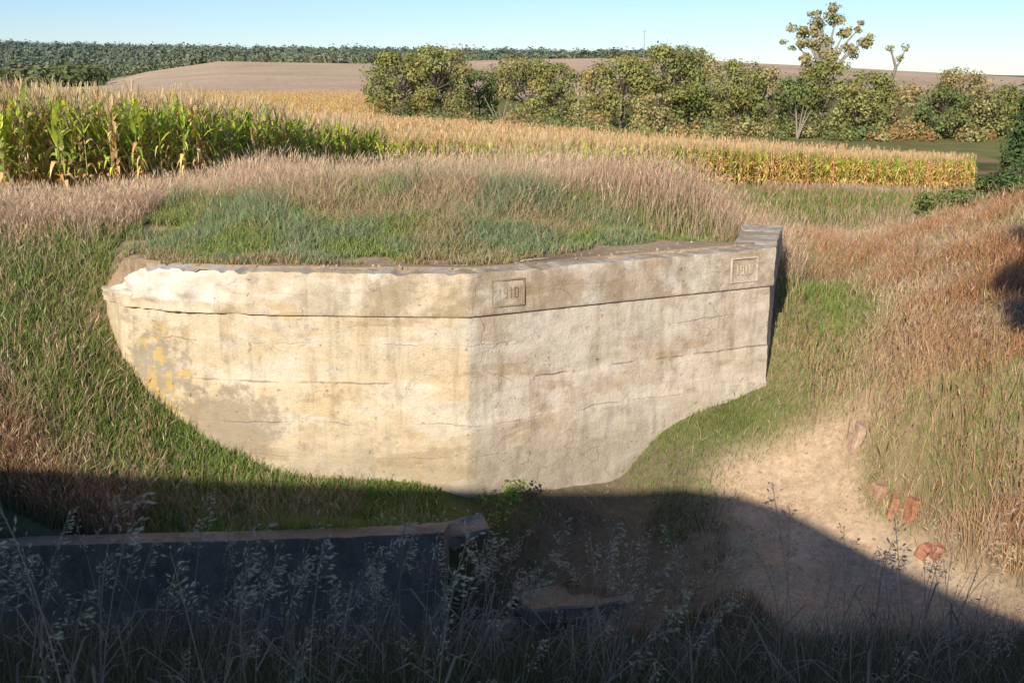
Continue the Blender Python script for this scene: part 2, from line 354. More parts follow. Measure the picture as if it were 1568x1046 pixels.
for cx,k in ((-.08,(.44,.34,.22)),(3.50,(.70,.60,.46))):
    cy=14.22+.4848*(cx+.6); cen=Vector((cx,cy,-.31))+nrm*.055
    A=Acc()
    for zz in(-.18,.18): boxat(A,cen+up*zz,dirv,nrm,up,.50,.03,.018,k)
    for dd in(-.24,.24): boxat(A,cen+dirv*dd,dirv,nrm,up,.018,.03,.34,k)
    x0=-.12
    def bar(dx,dz,w,h): boxat(A,cen+dirv*dx+up*dz*.7-nrm*.004,dirv,nrm,up,w*.7,.026,h*.7,k)
    for ch in '1910':
        if ch=='1': bar(x0,0,.022,.2)
        else:
            bar(x0-.022,0.0 if ch=='0' else .05,.016,.2 if ch=='0' else .1); bar(x0+.022,0,.016,.2); bar(x0,.092,.044,.016)
            bar(x0,-.092,.044,.016)
            if ch=='9': bar(x0,0,.044,.016)
        x0+=.08
    A.make('date_panel',M_VC,parent=bunker)
prof2=[(-.34,-4.9)]+[(-.34,-3.5),(-.34,-2.98)]+[(-.34+.34*i/6,-2.95) for i in range(1,7)]+[(0.0,-2.98-.06*i) for i in range(0,34)]
def edge2(x,y,s,off,z):
    c=mnoise.fractal(Vector((x*2,y*2,1)),1,2,4); zt=-2.95-.03*max(0,c)
    return off,min(z,zt)
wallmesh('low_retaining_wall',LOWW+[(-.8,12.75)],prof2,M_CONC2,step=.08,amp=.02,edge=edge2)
TW=[(-18,-.9),(-9.1,-1.5),(-5.9,-1.7),(-3.5,-1.5),(-2.7,-1.75),(-2.1,-2.3),(-1.7,-3.1),(-1.2,-4.1),(-.3,-5.5),(1.0,-7.3),(2.5,-9.5),(2.5,-14),(-18,-14)]  # unseen block behind the camera, plan shaped to cast the foreground shadow
tz=4.8; n=len(TW)
V=[(x,y,-1) for x,y in TW]+[(x,y,tz-.6) for x,y in TW]+[(x,y-.0,tz) for x,y in TW]
Qs=[(k*n+i,k*n+(i+1)%n,(k+1)*n+(i+1)%n,(k+1)*n+i) for k in(0,1) for i in range(n)]
me=bpy.data.meshes.new('unseen_shadow_caster'); me.from_pydata(V,[],Qs+[tuple(range(2*n,3*n))]); me.materials.append(M_CONC2)
ob=bpy.data.objects.new('unseen_shadow_caster',me); scn.collection.objects.link(ob)
def slab(name,x,y,z,sx,sy,sz,rot,mat=M_CONC2,seed=0,col=None,rough=.06):
    rr=random.Random(seed)
    bm=bmesh.new(); bmesh.ops.create_cube(bm,size=1)
    for v in bm.verts: v.co=Vector((v.co.x*(1+rr.uniform(-.25,.1)),v.co.y*(1+rr.uniform(-.25,.1)),v.co.z))
    bmesh.ops.scale(bm,vec=(sx,sy,sz),verts=bm.verts)
    bmesh.ops.bevel(bm,geom=bm.edges[:],offset=min(sx,sy,sz)*.12,segments=1,affect='EDGES')
    bmesh.ops.subdivide_edges(bm,edges=bm.edges[:],cuts=3,use_grid_fill=True)
    for v in bm.verts:
        v.co+=Vector((mnoise.fractal(v.co*4+Vector((seed,0,0)),1,2,3),mnoise.fractal(v.co*4+Vector((0,seed,5)),1,2,3),mnoise.fractal(v.co*4+Vector((0,9,seed)),1,2,3)))*rough*min(1,sz*5)
    me=bpy.data.meshes.new(name); bm.to_mesh(me); bm.free()
    if col:
        at=me.color_attributes.new('Col','FLOAT_COLOR','POINT')
        for d in at.data: d.color=(*col,1)
    me.materials.append(mat); ob=bpy.data.objects.new(name,me); scn.collection.objects.link(ob)
    ob.location=(x,y,z); ob.rotation_euler=rot; return ob
def hz(x,y): return float(height(np.array([x]),np.array([y]))[0])
for i,(x,y,dz,sx,sy,sz,r) in enumerate([(-.62,12.95,.08,.6,.45,.2,(.1,-.1,.3)),(-.2,12.7,-.02,.5,.5,.22,(-.3,.2,.8)),(.75,13.2,-.06,1.7,1.1,.2,(-.12,.08,.35))]):
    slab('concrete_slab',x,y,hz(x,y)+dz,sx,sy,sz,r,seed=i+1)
for i,(x,y,dz,sx,sy,sz,r,cc) in enumerate([(5.0,14.9,.14,.11,.26,.46,(.1,.15,.2),(.60,.42,.30)),(5.12,14.1,.06,.2,.22,.24,(.2,.1,.4),(.50,.31,.20)),(5.2,13.78,.12,.10,.24,.34,(.1,.2,-.3),(.48,.25,.14)),(5.38,13.62,.12,.10,.24,.34,(.1,.1,.3),(.46,.22,.12)),(5.36,13.0,.05,.16,.16,.2,(.4,.1,.9),(.44,.20,.12)),(5.5,12.9,.06,.16,.16,.18,(.2,.5,.1),(.46,.21,.12))]):
    slab('broken_clay_tile',x,y,hz(x,y)+dz,sx,sy,sz,r,mat=M_VC,seed=20+i,col=cc,rough=.03)
A=Acc(); ico=[(0,0,-1),(.72,-.53,-.45),(-.28,-.85,-.45),(-.89,0,-.45),(-.28,.85,-.45),(.72,.53,-.45),(.28,-.85,.45),(-.72,-.53,.45),(-.72,.53,.45),(.28,.85,.45),(.89,0,.45),(0,0,1)]
icf=[(0,1,2),(1,0,5),(0,2,3),(0,3,4),(0,4,5),(1,5,10),(2,1,6),(3,2,7),(4,3,8),(5,4,9),(1,10,6),(2,6,7),(3,7,8),(4,8,9),(5,9,10),(6,10,11),(7,6,11),(8,7,11),(9,8,11),(10,9,11)]
ico=np.array(ico)
def stones(n,xs,ys,smin,smax,fn,col):
    x=R.uniform(*xs,n); y=R.uniform(*ys,n); m=fn(x,y); x=x[m]; y=y[m]; z=height(x,y)
    for a_,b_,c_ in zip(x,y,z):
        s=smin+(smax-smin)*R.rand()**4; A.add(ico*s*R.uniform(.6,1.2,3)*(1+R.uniform(-.2,.2,(12,1)))+np.array([a_,b_,c_+s*.1]),None,icf,np.array(col)*R.uniform(.7,1.15))
stones(900,(-5.4,4),(14.4,17.2),.008,.035,lambda x,y:inpoly(x,y,BPOLY)&(dline(x,y,WALL)<.8)&(dline(x,y,WALL)>.3),(.50,.39,.27))
stones(500,(-.8,6),(11.2,15.6),.01,.03,lambda x,y:~inpoly(x,y,BPOLY)&(y>12.3),(.44,.33,.22))
A.make('rubble_stones',M_VC)
# ------------------------------------------------------------ grass
def blades(name,x,y,h,w,lean,c0,c1,plume=None,z=None,mat=M_GRASS):
    n=len(x); z=height(x,y)-.02 if z is None else z
    ph=R.uniform(0,2*np.pi,n); la=R.uniform(0,2*np.pi,n); lm=lean*h*R.uniform(.2,1.3,n)
    lx=np.cos(la)*lm+.06*h; ly=np.sin(la)*lm
    wx=np.cos(ph)*w/2; wy=np.sin(ph)*w/2
    B=np.stack([x,y,z],1); Wv=np.stack([wx,wy,0*wx],1); Ln=np.stack([lx,ly,0*lx],1); H=np.stack([0*h,0*h,h],1)
    mid=B+H*.55+Ln*.3; tip=B+H*(1-.35*(lm/h)**2)[:,None]+Ln
    V=np.stack([B-Wv,B+Wv,mid-Wv*.8,mid+Wv*.8,tip],1)
    o5=(np.arange(n)*5)[:,None]; Qd=np.array([0,1,3,2])+o5; T=np.array([2,3,4])+o5
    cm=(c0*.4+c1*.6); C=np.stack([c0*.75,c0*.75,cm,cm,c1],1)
    V=V.reshape(-1,3); C=C.reshape(-1,3); F=[Qd,T]
    if plume is not None:
        m,pl,pw,pc=plume; k=np.where(m)[0]; nk=len(k)
        if nk:
            d=(tip[k]-mid[k]); d/=np.linalg.norm(d,axis=1)[:,None]+1e-9; d[:,2]-=.25*R.rand(nk)
            W2=Wv[k]/(w[k,None]+1e-9)*pw*R.uniform(.6,1.3,(nk,1)); pl_=pl*R.uniform(.6,1.3,(nk,1))
            Vp=np.stack([tip[k]-d*pl_*.3,tip[k]+d*pl_*.25+W2*.5,tip[k]+d*pl_,tip[k]+d*pl_*.25-W2*.5],1)
            Cp=np.repeat(pc[k][:,None],4,1); o4=(np.arange(nk)*4)[:,None]+len(V)
            F=[np.concatenate([F[0],np.array([0,1,2,3])+o4]),F[1]]
            V=np.concatenate([V,Vp.reshape(-1,3)]); C=np.concatenate([C,Cp.reshape(-1,3)])
    return mk(name,V,F,C,mat)
TAN=np.array([.66,.48,.30]); PINK=np.array([.62,.41,.29]); RED=np.array([.46,.24,.11]); GRN=np.array([.22,.32,.075]); BGRN=np.array([.30,.38,.20]); STRAW=np.array([.76,.59,.36]); OLV=np.array([.31,.29,.10]); LGRN=np.array([.36,.43,.13])
def mixc(f,a,b): return a*(1-f[:,None])+b*f[:,None]
def pts(n,xs,ys,fn):
    x=R.uniform(*xs,n); y=R.uniform(*ys,n); u=np.abs(x)/np.maximum(y,.1)
    m=(u<.55)&fn(x,y)
    return x[m],y[m]
def jit(n,a=.3): return (1+R.uniform(-a,a,(n,1)))*(1+R.uniform(-.07,.07,(n,3)))
IN=lambda x,y: inpoly(x,y,BPOLY)
DW=lambda x,y: dline(x,y,WALL)
def f1(x,y):
    n=fbm(x,y,1.6,3,11); d=DW(x,y)
    return IN(x,y)&(d>.22+.35*n+.9*ss(-.5,2.5,x)*n*1.2-.45*ss(-4.6,-5.3,x))&((fbm(x,y,2.5,2,12)>.36)|(d>1.3))
x,y=pts(125000,(-6.5,4.6),(14.8,19.8),f1); n=len(x); d=dline(x,y,FRONT)
gq=.72*ss(.38,.60,fbm(x,y,.8,4,13)+.12*ss(.6,1.5,d)-.08*ss(1,4,x)-.20*(1-ss(.3,1.0,d))-.25*ss(2.8,4.0,d))+.08
pn=fbm(x,y,1.2,3,33); back=ss(2.2,4.2,d+1.4*(fbm(x,y,.8,3,37)-.5))
h=(.07+.20*R.rand(n))*(.5+1.0*pn)*(.6+.8*ss(.4,3,d))*(1+1.6*back*R.rand(n)); isg=(R.rand(n)<gq)*1.; c=mixc(isg,mixc(R.rand(n)*(1-back),TAN*.95,OLV),mixc(ss(.4,.6,pn)*.9,mixc(R.rand(n),GRN,LGRN),BGRN))*jit(n,.35)
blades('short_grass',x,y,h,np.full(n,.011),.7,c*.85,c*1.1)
def f2(x,y):
    lim=17.9+2.6*(fbm(x,y,.7,3,14)-.5)*2-1.6*ss(-5.0,-8,x)-.6*ss(1.5,4,x)
    return (y>lim)&(~inpoly(x,y,CF))&(x<5.2+.2*(y-19))&~(~IN(x,y)&(y<16.6))
x,y=pts(130000,(-15,6),(16,27),f2); keep=R.rand(len(x))<np.clip(1.2-(y-18)*.10,.25,1)*np.clip(.35+(y-17)*.4,.2,1); x=x[keep];y=y[keep]; n=len(x)
pn=fbm(x,y,.7,3,15); lm_=ss(-8.5,-3.5,x); ramp_=ss(16.6,20.8,y+1.2*(pn-.5))
h=(.40+.48*R.rand(n))*(.40+1.2*pn)*(.28+.72*ramp_)*(.48+.5*lm_+.24*ss(-2,2,x)); isg=(R.rand(n)<.75*(1-ss(17.2,20.0,y+1.8*(fbm(x,y,.6,3,35)-.5)))+.10)*1.
c=mixc(isg,mixc(R.rand(n)*ss(.35,.65,pn),TAN*1.05,PINK*1.1),mixc(R.rand(n),GRN,LGRN))*jit(n)
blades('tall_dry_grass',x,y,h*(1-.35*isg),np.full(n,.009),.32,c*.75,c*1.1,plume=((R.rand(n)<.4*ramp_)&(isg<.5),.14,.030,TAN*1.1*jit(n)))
def f3(x,y): return (~IN(x,y))&(x<-1.0)&~((y<12.55)&(x>-10))&(y<19)
x,y=pts(165000,(-11,-1),(12.2,19),f3); n=len(x); pn=fbm(x,y,.55,3,16); pn3=fbm(x,y,1.4,3,36)
dry=ss(16.6,18.2,y+2.0*(pn-.5)+.8*ss(-7.5,-9,x)); low=1-ss(12.7,13.7,y+1.6*(pn-.5)); green=np.clip(1-dry*.8-low*.6*(x<-4.5),0,1)*ss(.26,.38,pn+.14)
isg=R.rand(n)<green*.88; isg|=(x>-4.8)&(R.rand(n)<.68)
nb=ss(0,1.6,DW(x,y))
h=np.where(isg,.10+.26*R.rand(n),.16+.40*R.rand(n))*(1-.45*ss(-3.5,-1.2,x))*(.45+1.1*pn3)*(.55+.45*nb)
c=np.where(isg[:,None],mixc(R.rand(n)*ss(.3,.55,pn3),GRN*1.0,LGRN),mixc(low,mixc(R.rand(n),TAN,PINK),mixc(R.rand(n),PINK*.85,RED)))*jit(n)
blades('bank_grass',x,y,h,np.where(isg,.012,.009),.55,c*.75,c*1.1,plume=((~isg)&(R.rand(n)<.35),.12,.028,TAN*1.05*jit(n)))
def f4(x,y):
    fl=floorm(x,y)
    bare=fbm(x,y,1.0,4,51)+.22*ss(17,19,y)+.15*ss(7,9,x)+.2*(1-ss(.8,2,DW(x,y)))
    return (~IN(x,y))&(x>1.75)&(y>9.5)&(R.rand(len(x))>fl*1.05)&((x>2.05)|(y>15))&((bare>.40)|(R.rand(len(x))<.4))&~((x<4.3)&(y<14.0))
x,y=pts(420000,(1.7,16),(9,30),f4); keep=R.rand(len(x))<np.clip(1.2-(y-12)*.06,.2,1); x=x[keep];y=y[keep]; n=len(x)
pn=fbm(x,y,.45,3,18); pn2=fbm(x,y,.9,3,19)
nearw=1-ss(.8,2.3,DW(x,y)+1.1*(pn2-.5)); g_=np.clip(nearw*.85+ss(.46,.60,pn)*.62+.10,0,1); isg=R.rand(n)<g_
redf=ss(.42,.6,pn2)*ss(5,7.5,x)
h=np.where(isg,.08+.20*R.rand(n),(.10+.36*R.rand(n))*(.30+1.3*pn2))*(.5+.5*ss(4.2,6,x)+.3*ss(19,21,y))
c=np.where(isg[:,None],mixc(R.rand(n),GRN*.95,LGRN),mixc(np.clip(redf*.9+.12*R.rand(n),0,1),mixc(R.rand(n),TAN,STRAW),RED*1.25))*jit(n)
blades('hillside_grass',x,y,h,.009+.0006*np.maximum(0,y-14),.55,c*.75,c*1.1,plume=((~isg)&(R.rand(n)<.3),.11,.026,mixc(R.rand(n),TAN,PINK)*jit(n)))
x,y=pts(1500,(4.5,11),(11,22),lambda x,y:(R.rand(len(x))>floorm(x,y)*1.2)&(fbm(x,y,.7,2,60)>.45)&~IN(x,y)); n=len(x); c=mixc(R.rand(n),RED*.8,TAN*.8)
blades('weed_stems',x,y,.45+.4*R.rand(n),np.full(n,.010),.2,c*.8,c,plume=(R.rand(n)<.9,.2,.04,mixc(R.rand(n),RED,OLV)*jit(n)))
x,y=pts(70000,(-.8,8),(9,16),lambda x,y:~IN(x,y)&(x>-.6)&(R.rand(len(x))<np.where(x>2.8,.1+.9*floorm(x,y),.2))&(fbm(x,y,1.8,3,53)>.40)); n=len(x)
c=mixc(R.rand(n),TAN,STRAW)*jit(n); blades('flattened_dry_grass',x,y,.03+.07*R.rand(n),np.full(n,.007),2.0,c*.85,c)
x,y=pts(240000,(-6,38),(21,72),lambda x,y:~inpoly(x,y,CF)&((x>4)|(y>24)))
keep=R.rand(len(x))<np.clip(1.1-(y-21)*.02,.2,1); x=x[keep];y=y[keep]; n=len(x)
pn=fbm(x,y,.16,4,20); pn2=fbm(x*.4,y,.5,3,21); isg=R.rand(n)<ss(.38,.54,pn*.6+pn2*.4)*.8
h=np.where(isg,.2+.2*R.rand(n),.2+.4*R.rand(n)); c=np.where(isg[:,None],mixc(R.rand(n),OLV,GRN*1.1),mixc(R.rand(n)*ss(.4,.6,pn2),TAN*.85,RED*1.2))*jit(n)
blades('meadow_grass',x,y,h,.013+.0009*(y-20),.35,c*.75,c*1.05)
x,y=pts(230000,(-7,7),(2.4,14.6),lambda x,y:~((x>-10)&(x<-.6)&(y>11.8))&~((x>3)&(y>10.2))&~((y>12.2)&(fbm(x,y,1.3,3,40)<.42))&~IN(x,y))
keep=R.rand(len(x))<np.where(y>9,.65,1); x=x[keep];y=y[keep];n=len(x); pn=fbm(x,y,.8,3,22)
isg=R.rand(n)<ss(.40,.55,pn)*.8*(1-.8*ss(9,10.5,y)); h=np.where(isg,.14+.26*R.rand(n),.2+.48*R.rand(n))*np.where(y>9.5,.5,1)*np.where(y>12.2,.55,1)*(.6+.8*pn)
pale=(R.rand(n)<.16)*1.  # random share of light-coloured blades
c=np.where(isg[:,None],GRN*.5,mixc(R.rand(n),TAN*.34,OLV*.45))*jit(n,.4); c=mixc(pale,c,np.tile(TAN*.8,(n,1)))  # other blade colours darkened to paint in the foreground shade
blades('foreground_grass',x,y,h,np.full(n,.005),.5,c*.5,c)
def stalk(seed,h=1.0):
    r=random.Random(seed); A=Acc(); bend=r.uniform(.08,.32); P=[]
    f=lambda t:(bend*t**2.4,.03*math.sin(3*t+seed)*t,h*t-.25*bend*t**4)
    V,Qt=tube([f(i/8) for i in range(9)],[.0028*(1-.6*i/8) for i in range(9)],3); A.add(V,Qt,None,TAN*.9)
    for k in range(34):
        t=r.uniform(.80,1.0); q=Vector(f(t)); a=r.uniform(0,6.28); l=r.uniform(.008,.04)*(1.25-t)*3
        dd=Vector((math.cos(a)*l*.7+.012,math.sin(a)*l*.7,l*r.uniform(-.3,.9))); e=q+dd; dn=dd.normalized()
        s=dn.cross(Vector((r.uniform(-1,1),r.uniform(-1,1),.2))).normalized()*.0034; L_=.022
        A.add([(q)[:],(q+s*.2)[:],(e+s*.2)[:],e[:]],[(0,1,2,3)],None,TAN*.9)
        dn2=(dn+Vector((.3,0,-.2))).normalized()
        A.add([e[:],(e+dn2*L_*.5+s)[:],(e+dn2*L_)[:],(e+dn2*L_*.5-s)[:]],[(0,1,2,3)],None,STRAW*.9)
    for k in range(3):
        z0=r.uniform(.1,.6)*h; a=r.uniform(0,6.28); l=r.uniform(.15,.3); w=.004
        c_=Vector((math.cos(a),math.sin(a),0)); s=Vector((-c_.y,c_.x,0))*w; q=Vector(f(z0/h))
        A.add([(q-s)[:],(q+s)[:],(q+c_*l*.5+up*l*.5+s)[:],(q+c_*l*.5+up*l*.5-s)[:],(q+c_*l+up*l*.35)[:]],[(0,1,2,3)],[(3,2,4)],TAN*.6)
    return A
def scatter(acc,tmpls,x,y,z,rot,sc,cm,tilt=None):
    k=R.randint(0,len(tmpls),len(x))
    for ti,T in enumerate(tmpls):
        s=np.where(k==ti)[0]
        if not len(s): continue
        V=np.concatenate(T.V); C=np.concatenate(T.C); c_,s_=np.cos(rot[s]),np.sin(rot[s])
        vx=V[None,:,0]*c_[:,None]-V[None,:,1]*s_[:,None]; vy=V[None,:,0]*s_[:,None]+V[None,:,1]*c_[:,None]; vz=np.repeat(V[None,:,2],len(s),0)
        if tilt is not None: vx=vx+vz*tilt[0][s][:,None]; vy=vy+vz*tilt[1][s][:,None]
        S=sc[s][:,None]; W=np.stack([vx*S+x[s][:,None],vy*S+y[s][:,None],vz*S+z[s][:,None]],-1).reshape(-1,3)
        CC=(C[None]*cm[s][:,None,:]).reshape(-1,3); of=(np.arange(len(s))*len(V))[:,None,None]
        Q_=(np.concatenate(T.Q)[None]+of).reshape(-1,4) if T.Q else None
        T_=(np.concatenate(T.T)[None]+of).reshape(-1,3) if T.T else None
        acc.add(W,Q_,T_,CC)
ST=[stalk(i) for i in range(9)]
x,y=pts(520,(-3.4,3.4),(2.7,7.2),lambda x,y:(np.abs(x)/y<.52)&(fbm(x,y,.9,2,30)+.3*R.rand(len(x))>.56))
n=len(x); A=Acc(); scatter(A,ST,x,y,height(x,y)-.03,R.normal(0,1.2,n),R.uniform(.55,1.3,n),jit(n,.25),(R.normal(0,.12,n),R.normal(0,.1,n)))
x,y=pts(600,(-8,-2),(12.6,13.9),lambda x,y:x<0); n=len(x); scatter(A,ST,x,y,height(x,y)-.03,R.uniform(0,6.28,n),R.uniform(.4,.7,n),jit(n,.2),(R.normal(0,.15,n),R.normal(0,.1,n)))
A.make('seed_head_grass',M_GRASS)
# ------------------------------------------------------------ corn
def corn(seed,dry,lod=0,h=2.2):
    r=random.Random(seed); A=Acc(); nl=12 if lod==0 else 7; st=5 if lod==0 else 3
    V,Qt=tube([(0,0,0),(0.01,0,h*.5),(0,.01,h*.93)],[.016,.012,.006],3 if lod else 4); A.add(V,Qt,None,np.array([.46,.40,.14])*(1 if not dry else 1.2))
    a0=r.uniform(0,3.14)
    for k in range(nl):
        f=(k+.5)/nl; z0=h*(.12+.68*f); a=a0+(k%2)*math.pi+r.uniform(-.6,.6); Lf=r.uniform(.5,.85)*(1-.4*abs(f-.5)); w=r.uniform(.05,.085)*(1.5 if lod else 1)
        droop=r.uniform(.6,1.6) if f<.5 or dry else r.uniform(.0,.9)
        cd=Vector((math.cos(a),math.sin(a),0)); sd=Vector((-cd.y,cd.x,0)); vs=[]
        isdry=dry or r.random()<(.8 if f<.35 else .22)
        col=(np.array([.74,.50,.23]) if r.random()<.6 else np.array([.62,.33,.12])) if isdry else (np.array([.26,.39,.06])*(.6+.8*r.random())+np.array([.34,.28,.02])*r.random()**2)
        if isdry and not dry: droop=1.7
        cc=[]
        for i in range(st):
            t=i/(st-1); rr=Lf*(.52*t); zz=z0+Lf*(.90*t-droop*.75*t*t)
            ww=w*(1-t)**.6*(.6+.8*min(1,t*3))*.6+.002; p=cd*rr+up*zz; tw=sd*ww*math.cos(.9*t)+up*ww*.5*math.sin(2*t+k)
            vs+=[(p-tw)[:],(p+tw)[:]]; ccc=col*(1+.3*t)+np.array([.12,.08,0])*t; cc+=[ccc,ccc]
        A.add(vs,[(2*i,2*i+1,2*i+3,2*i+2) for i in range(st-1)],None,np.clip(np.array(cc),0,.85))
    for k in range(8 if lod==0 else 3):
        a=r.uniform(0,6.28); l=r.uniform(.2,.38); b=Vector((0,.01,h*.88)); e=b+Vector((math.cos(a)*l*.4,math.sin(a)*l*.4,l)); s=Vector((-math.sin(a),math.cos(a),0))*(.010 if lod==0 else .02)
        A.add([(b-s)[:],(b+s)[:],(e+s*.6)[:],(e-s*.6)[:]],[(0,1,2,3)],None,np.array([.70,.52,.27]))
    return A
CG=[corn(i,False) for i in range(8)]+[corn(20,True)]
CY=[corn(30+i,False) for i in range(2)]+[corn(33+i,True) for i in range(4)]
CL=[corn(50+i,i>1,1) for i in range(6)]
def field(n,xs,ys,fn,row=.76):
    x=R.uniform(*xs,n); y=R.uniform(*ys,n); y=np.round((y+.55*x)/row)*row-.55*x+R.normal(0,.05,n)
    m=(np.abs(x)/y<.55)&inpoly(x,y,CF)&fn(x,y); return x[m],y[m]
A=Acc()
x,y=field(8500,(-24,-3),(20,52),lambda x,y:(dline(x,y,CFRONT)<6.5)&(x<-3.9)&~((y>36)&(x>-5.2))); n=len(x)
scatter(A,CG,x,y,height(x,y)-.03,R.uniform(0,6.28,n),R.uniform(.85,1.12,n)*(1+.04*ss(-8,-12,x)),jit(n,.2))
x,y=field(24000,(-5,34),(37,75),lambda x,y:(dline(x,y,CFRONT)<6)&(x>-4.6)&(y>37)); n=len(x)
yl=.15+ss(0,14,x)*.7; k1=R.rand(n)<yl
for T,mm in [(CG,~k1),(CY,k1)]:
    xs_,ys_=x[mm],y[mm]; q=len(xs_); scatter(A,T,xs_,ys_,height(xs_,ys_)-.03,R.uniform(0,6.28,q),R.uniform(.82,1.02,q),jit(q,.15)*np.array([1.08,1.02,.95]))
A.make('corn_plants',M_CORN)
A=Acc()
x,y=field(30000,(-60,34),(26,130),lambda x,y:(dline(x,y,CFRONT)>=5)); n=len(x)
scatter(A,CL,x,y,height(x,y)-.03,R.uniform(0,6.28,n),R.uniform(.92,1.08,n),jit(n,.15)*np.array([1.12,1.0,.95]))
x,y=field(26000,(-170,-10),(125,290),lambda x,y:x<0,row=1.5); n=len(x)
scatter(A,CL,x,y,height(x,y)-.03,R.uniform(0,6.28,n),R.uniform(1.0,1.3,n),jit(n,.12)*np.array([1.15,1.0,1.0]))
A.make('distant_corn',M_CORN)
# ------------------------------------------------------------ trees
def leafcloud(A,cen,rad,n,size,col,var=.3,flat=.8):
    d=R.normal(size=(n,3)); d/=np.linalg.norm(d,axis=1)[:,None]; r=rad*(.5+.5*R.rand(n)**.6)[:,None]*(1+.2*R.normal(size=(n,1)))
    p=cen+d*r*np.array([1,1,flat]); a=R.normal(size=(n,3)); a/=np.linalg.norm(a,axis=1)[:,None]
    nrm_=d*1.1+a*.7+np.array([0,0,.25]); nrm_/=np.linalg.norm(nrm_,axis=1)[:,None]
    t=np.cross(nrm_,a); t/=np.linalg.norm(t,axis=1)[:,None]+1e-9; b_=np.cross(nrm_,t); s=size*R.uniform(.5,1.2,(n,1))
    V=np.stack([p-t*s,p-b_*s*.6,p+t*s,p+b_*s*.6],1).reshape(-1,3); c=col*(1+R.uniform(-var,var,(n,1)))
    A.add(V,(np.array([0,1,2,3])+(np.arange(n)*4)[:,None]),None,np.repeat(c,4,0))
BARK=np.array([.22,.18,.13])
def tree(name,x,y,w,h,col,nleaf=5000,size=.28,lobes=26,seed=1,trunk=.18,low=.12,shape='round',bark=BARK,gap=1.0,zg=None):
    rr=np.random.RandomState(seed); A=Acc(); z=hz(x,y)-.1 if zg is None else zg
    th=h*.62; tp=[(x+rr.normal(0,.02)*w*i,y,z+th*i/4) for i in range(5)]
    V,Qt=tube(tp,[trunk*(1.2-.9*i/4)*h/9 for i in range(5)],7); A.add(V,Qt,None,bark)
    for i in range(lobes):
        a=rr.uniform(0,6.28); f=rr.uniform(0,1)**.8
        zz=low+(1-low)*f
        if shape=='round': rad=math.sqrt(max(0,1-((zz-.42)/.60)**2))
        elif shape=='cone': rad=(1.05-zz)
        else: rad=.9 if zz<.55 else .45
        q=rr.uniform(.35,1.0)**.5*rad; lr=w*.5*rr.uniform(.18,.36)*gap
        cx=x+math.cos(a)*(w/2-lr*.7)*q; cy=y+math.sin(a)*(w/2-lr*.7)*q; cz=z+min(h-lr*.6,h*zz)
        c=col*(1+rr.uniform(-.22,.22))*np.array([1+rr.uniform(-.1,.2),1,1])
        leafcloud(A,np.array([cx,cy,cz]),lr,max(20,int(nleaf/lobes*rr.uniform(.6,1.3))),size,c)
        k=min(3,int(1+zz*3)); p0=Vector(tp[k]); p1=Vector((cx,cy,cz)); pm=p0.lerp(p1,.5)+Vector((0,0,-.06*h*rr.rand()))
        V,Qt=tube([p0,pm,p1],[trunk*.45*h/9,trunk*.28*h/9,trunk*.08*h/9],4); A.add(V,Qt,None,bark)
    return A.make(name,M_LEAF)
G1=np.array([.29,.31,.10]); G2=np.array([.36,.35,.12]); G3=np.array([.21,.26,.09]); G4=np.array([.44,.38,.16])
BELT=[(-15.5,150,11,9.6,G1),(-9.5,146,10,10.2,G2),(-11.5,154,9,9.8,G1),(-4.5,156,6,7.5,G3),(1.6,160,12,9.2,G2),(6.3,158,8,8.4,G1),(11.5,152,8,8.2,G4),(14.5,148,10,9.6,G2),
(20.5,146,12,10.8,G1),(24.5,152,11,10.6,G2),(28.5,140,9,9.2,G1),(32.5,142,8,8.3,G4),(35.0,136,7,7.4,G3),(44.5,138,8,8.0,G1),(48.5,140,9,7.0,G4),(52.5,134,8,6.4,G3),(56,138,9,8.4,G4*.95),(61.5,140,10,6.5,G1),(66,136,8,9.0,G3),(18,140,6,5,G4),(41.8,133,7,6.4,G2)]
for i,(x,y,w,h,c) in enumerate(BELT):
    tree('deciduous_tree',x,y,w,h,c,nleaf=int(5400*(w*h)/90),size=.22,lobes=int(32+w*2.4),seed=40+i,low=.08)
tree('cottonwood_tree',38.2,137,9.5,9.5,G1,nleaf=5200,size=.22,lobes=38,seed=3,low=.05)
A=Acc(); z=hz(38,137)
for (bx,bz,lr,nn) in ((36.2,11.2,1.2,330),(37.6,13.4,1.5,480),(39.4,13.9,1.4,420),(35.0,13.0,1.1,260),(40.4,12.2,1.1,260),(43.2,11.6,1.2,300),(42.2,12.8,.8,150),(38.2,11.0,1.3,350),(34.6,11.2,.8,150),(36.3,14.6,.7,120),(38.9,10.0,1.6,400),(41.3,10.6,1.2,260),(35.6,9.4,1.2,260)):
    for q in range(4): leafcloud(A,np.array([bx+R.normal(0,lr*.5),137+R.normal(0,.8),z+bz+R.normal(0,lr*.35)]),lr*.6,nn//3,.2,G4*R.uniform(.8,1.1))
    V,Qt=tube([(38.3,137,z+2),(38.6,137,z+7),((bx+38.6)/2,137,z+bz-2),(bx,137,z+bz)],[.4,.28,.14,.05],6); A.add(V,Qt,None,np.array([.42,.36,.29]))
A.make('cottonwood_tree',M_LEAF)
A=Acc(); z=hz(48,140)
V,Qt=tube([(46.5,140,z),(47.3,140,z+5),(48.2,140,z+8.5),(47.4,140,z+10.6)],[.3,.25,.2,.08],6); A.add(V,Qt,None,np.array([.36,.31,.25]))
V,Qt=tube([(48.1,140,z+8.2),(48.9,140,z+9.6),(49.2,140,z+10.8)],[.16,.1,.05],5); A.add(V,Qt,None,np.array([.36,.31,.25]))
for bx,bz in((47.3,10.8),(49.2,10.9),(48.6,9.7)): leafcloud(A,np.array([bx,140,z+bz]),.6,70,.18,G4)
A.make('dead_snag_tree',M_LEAF)
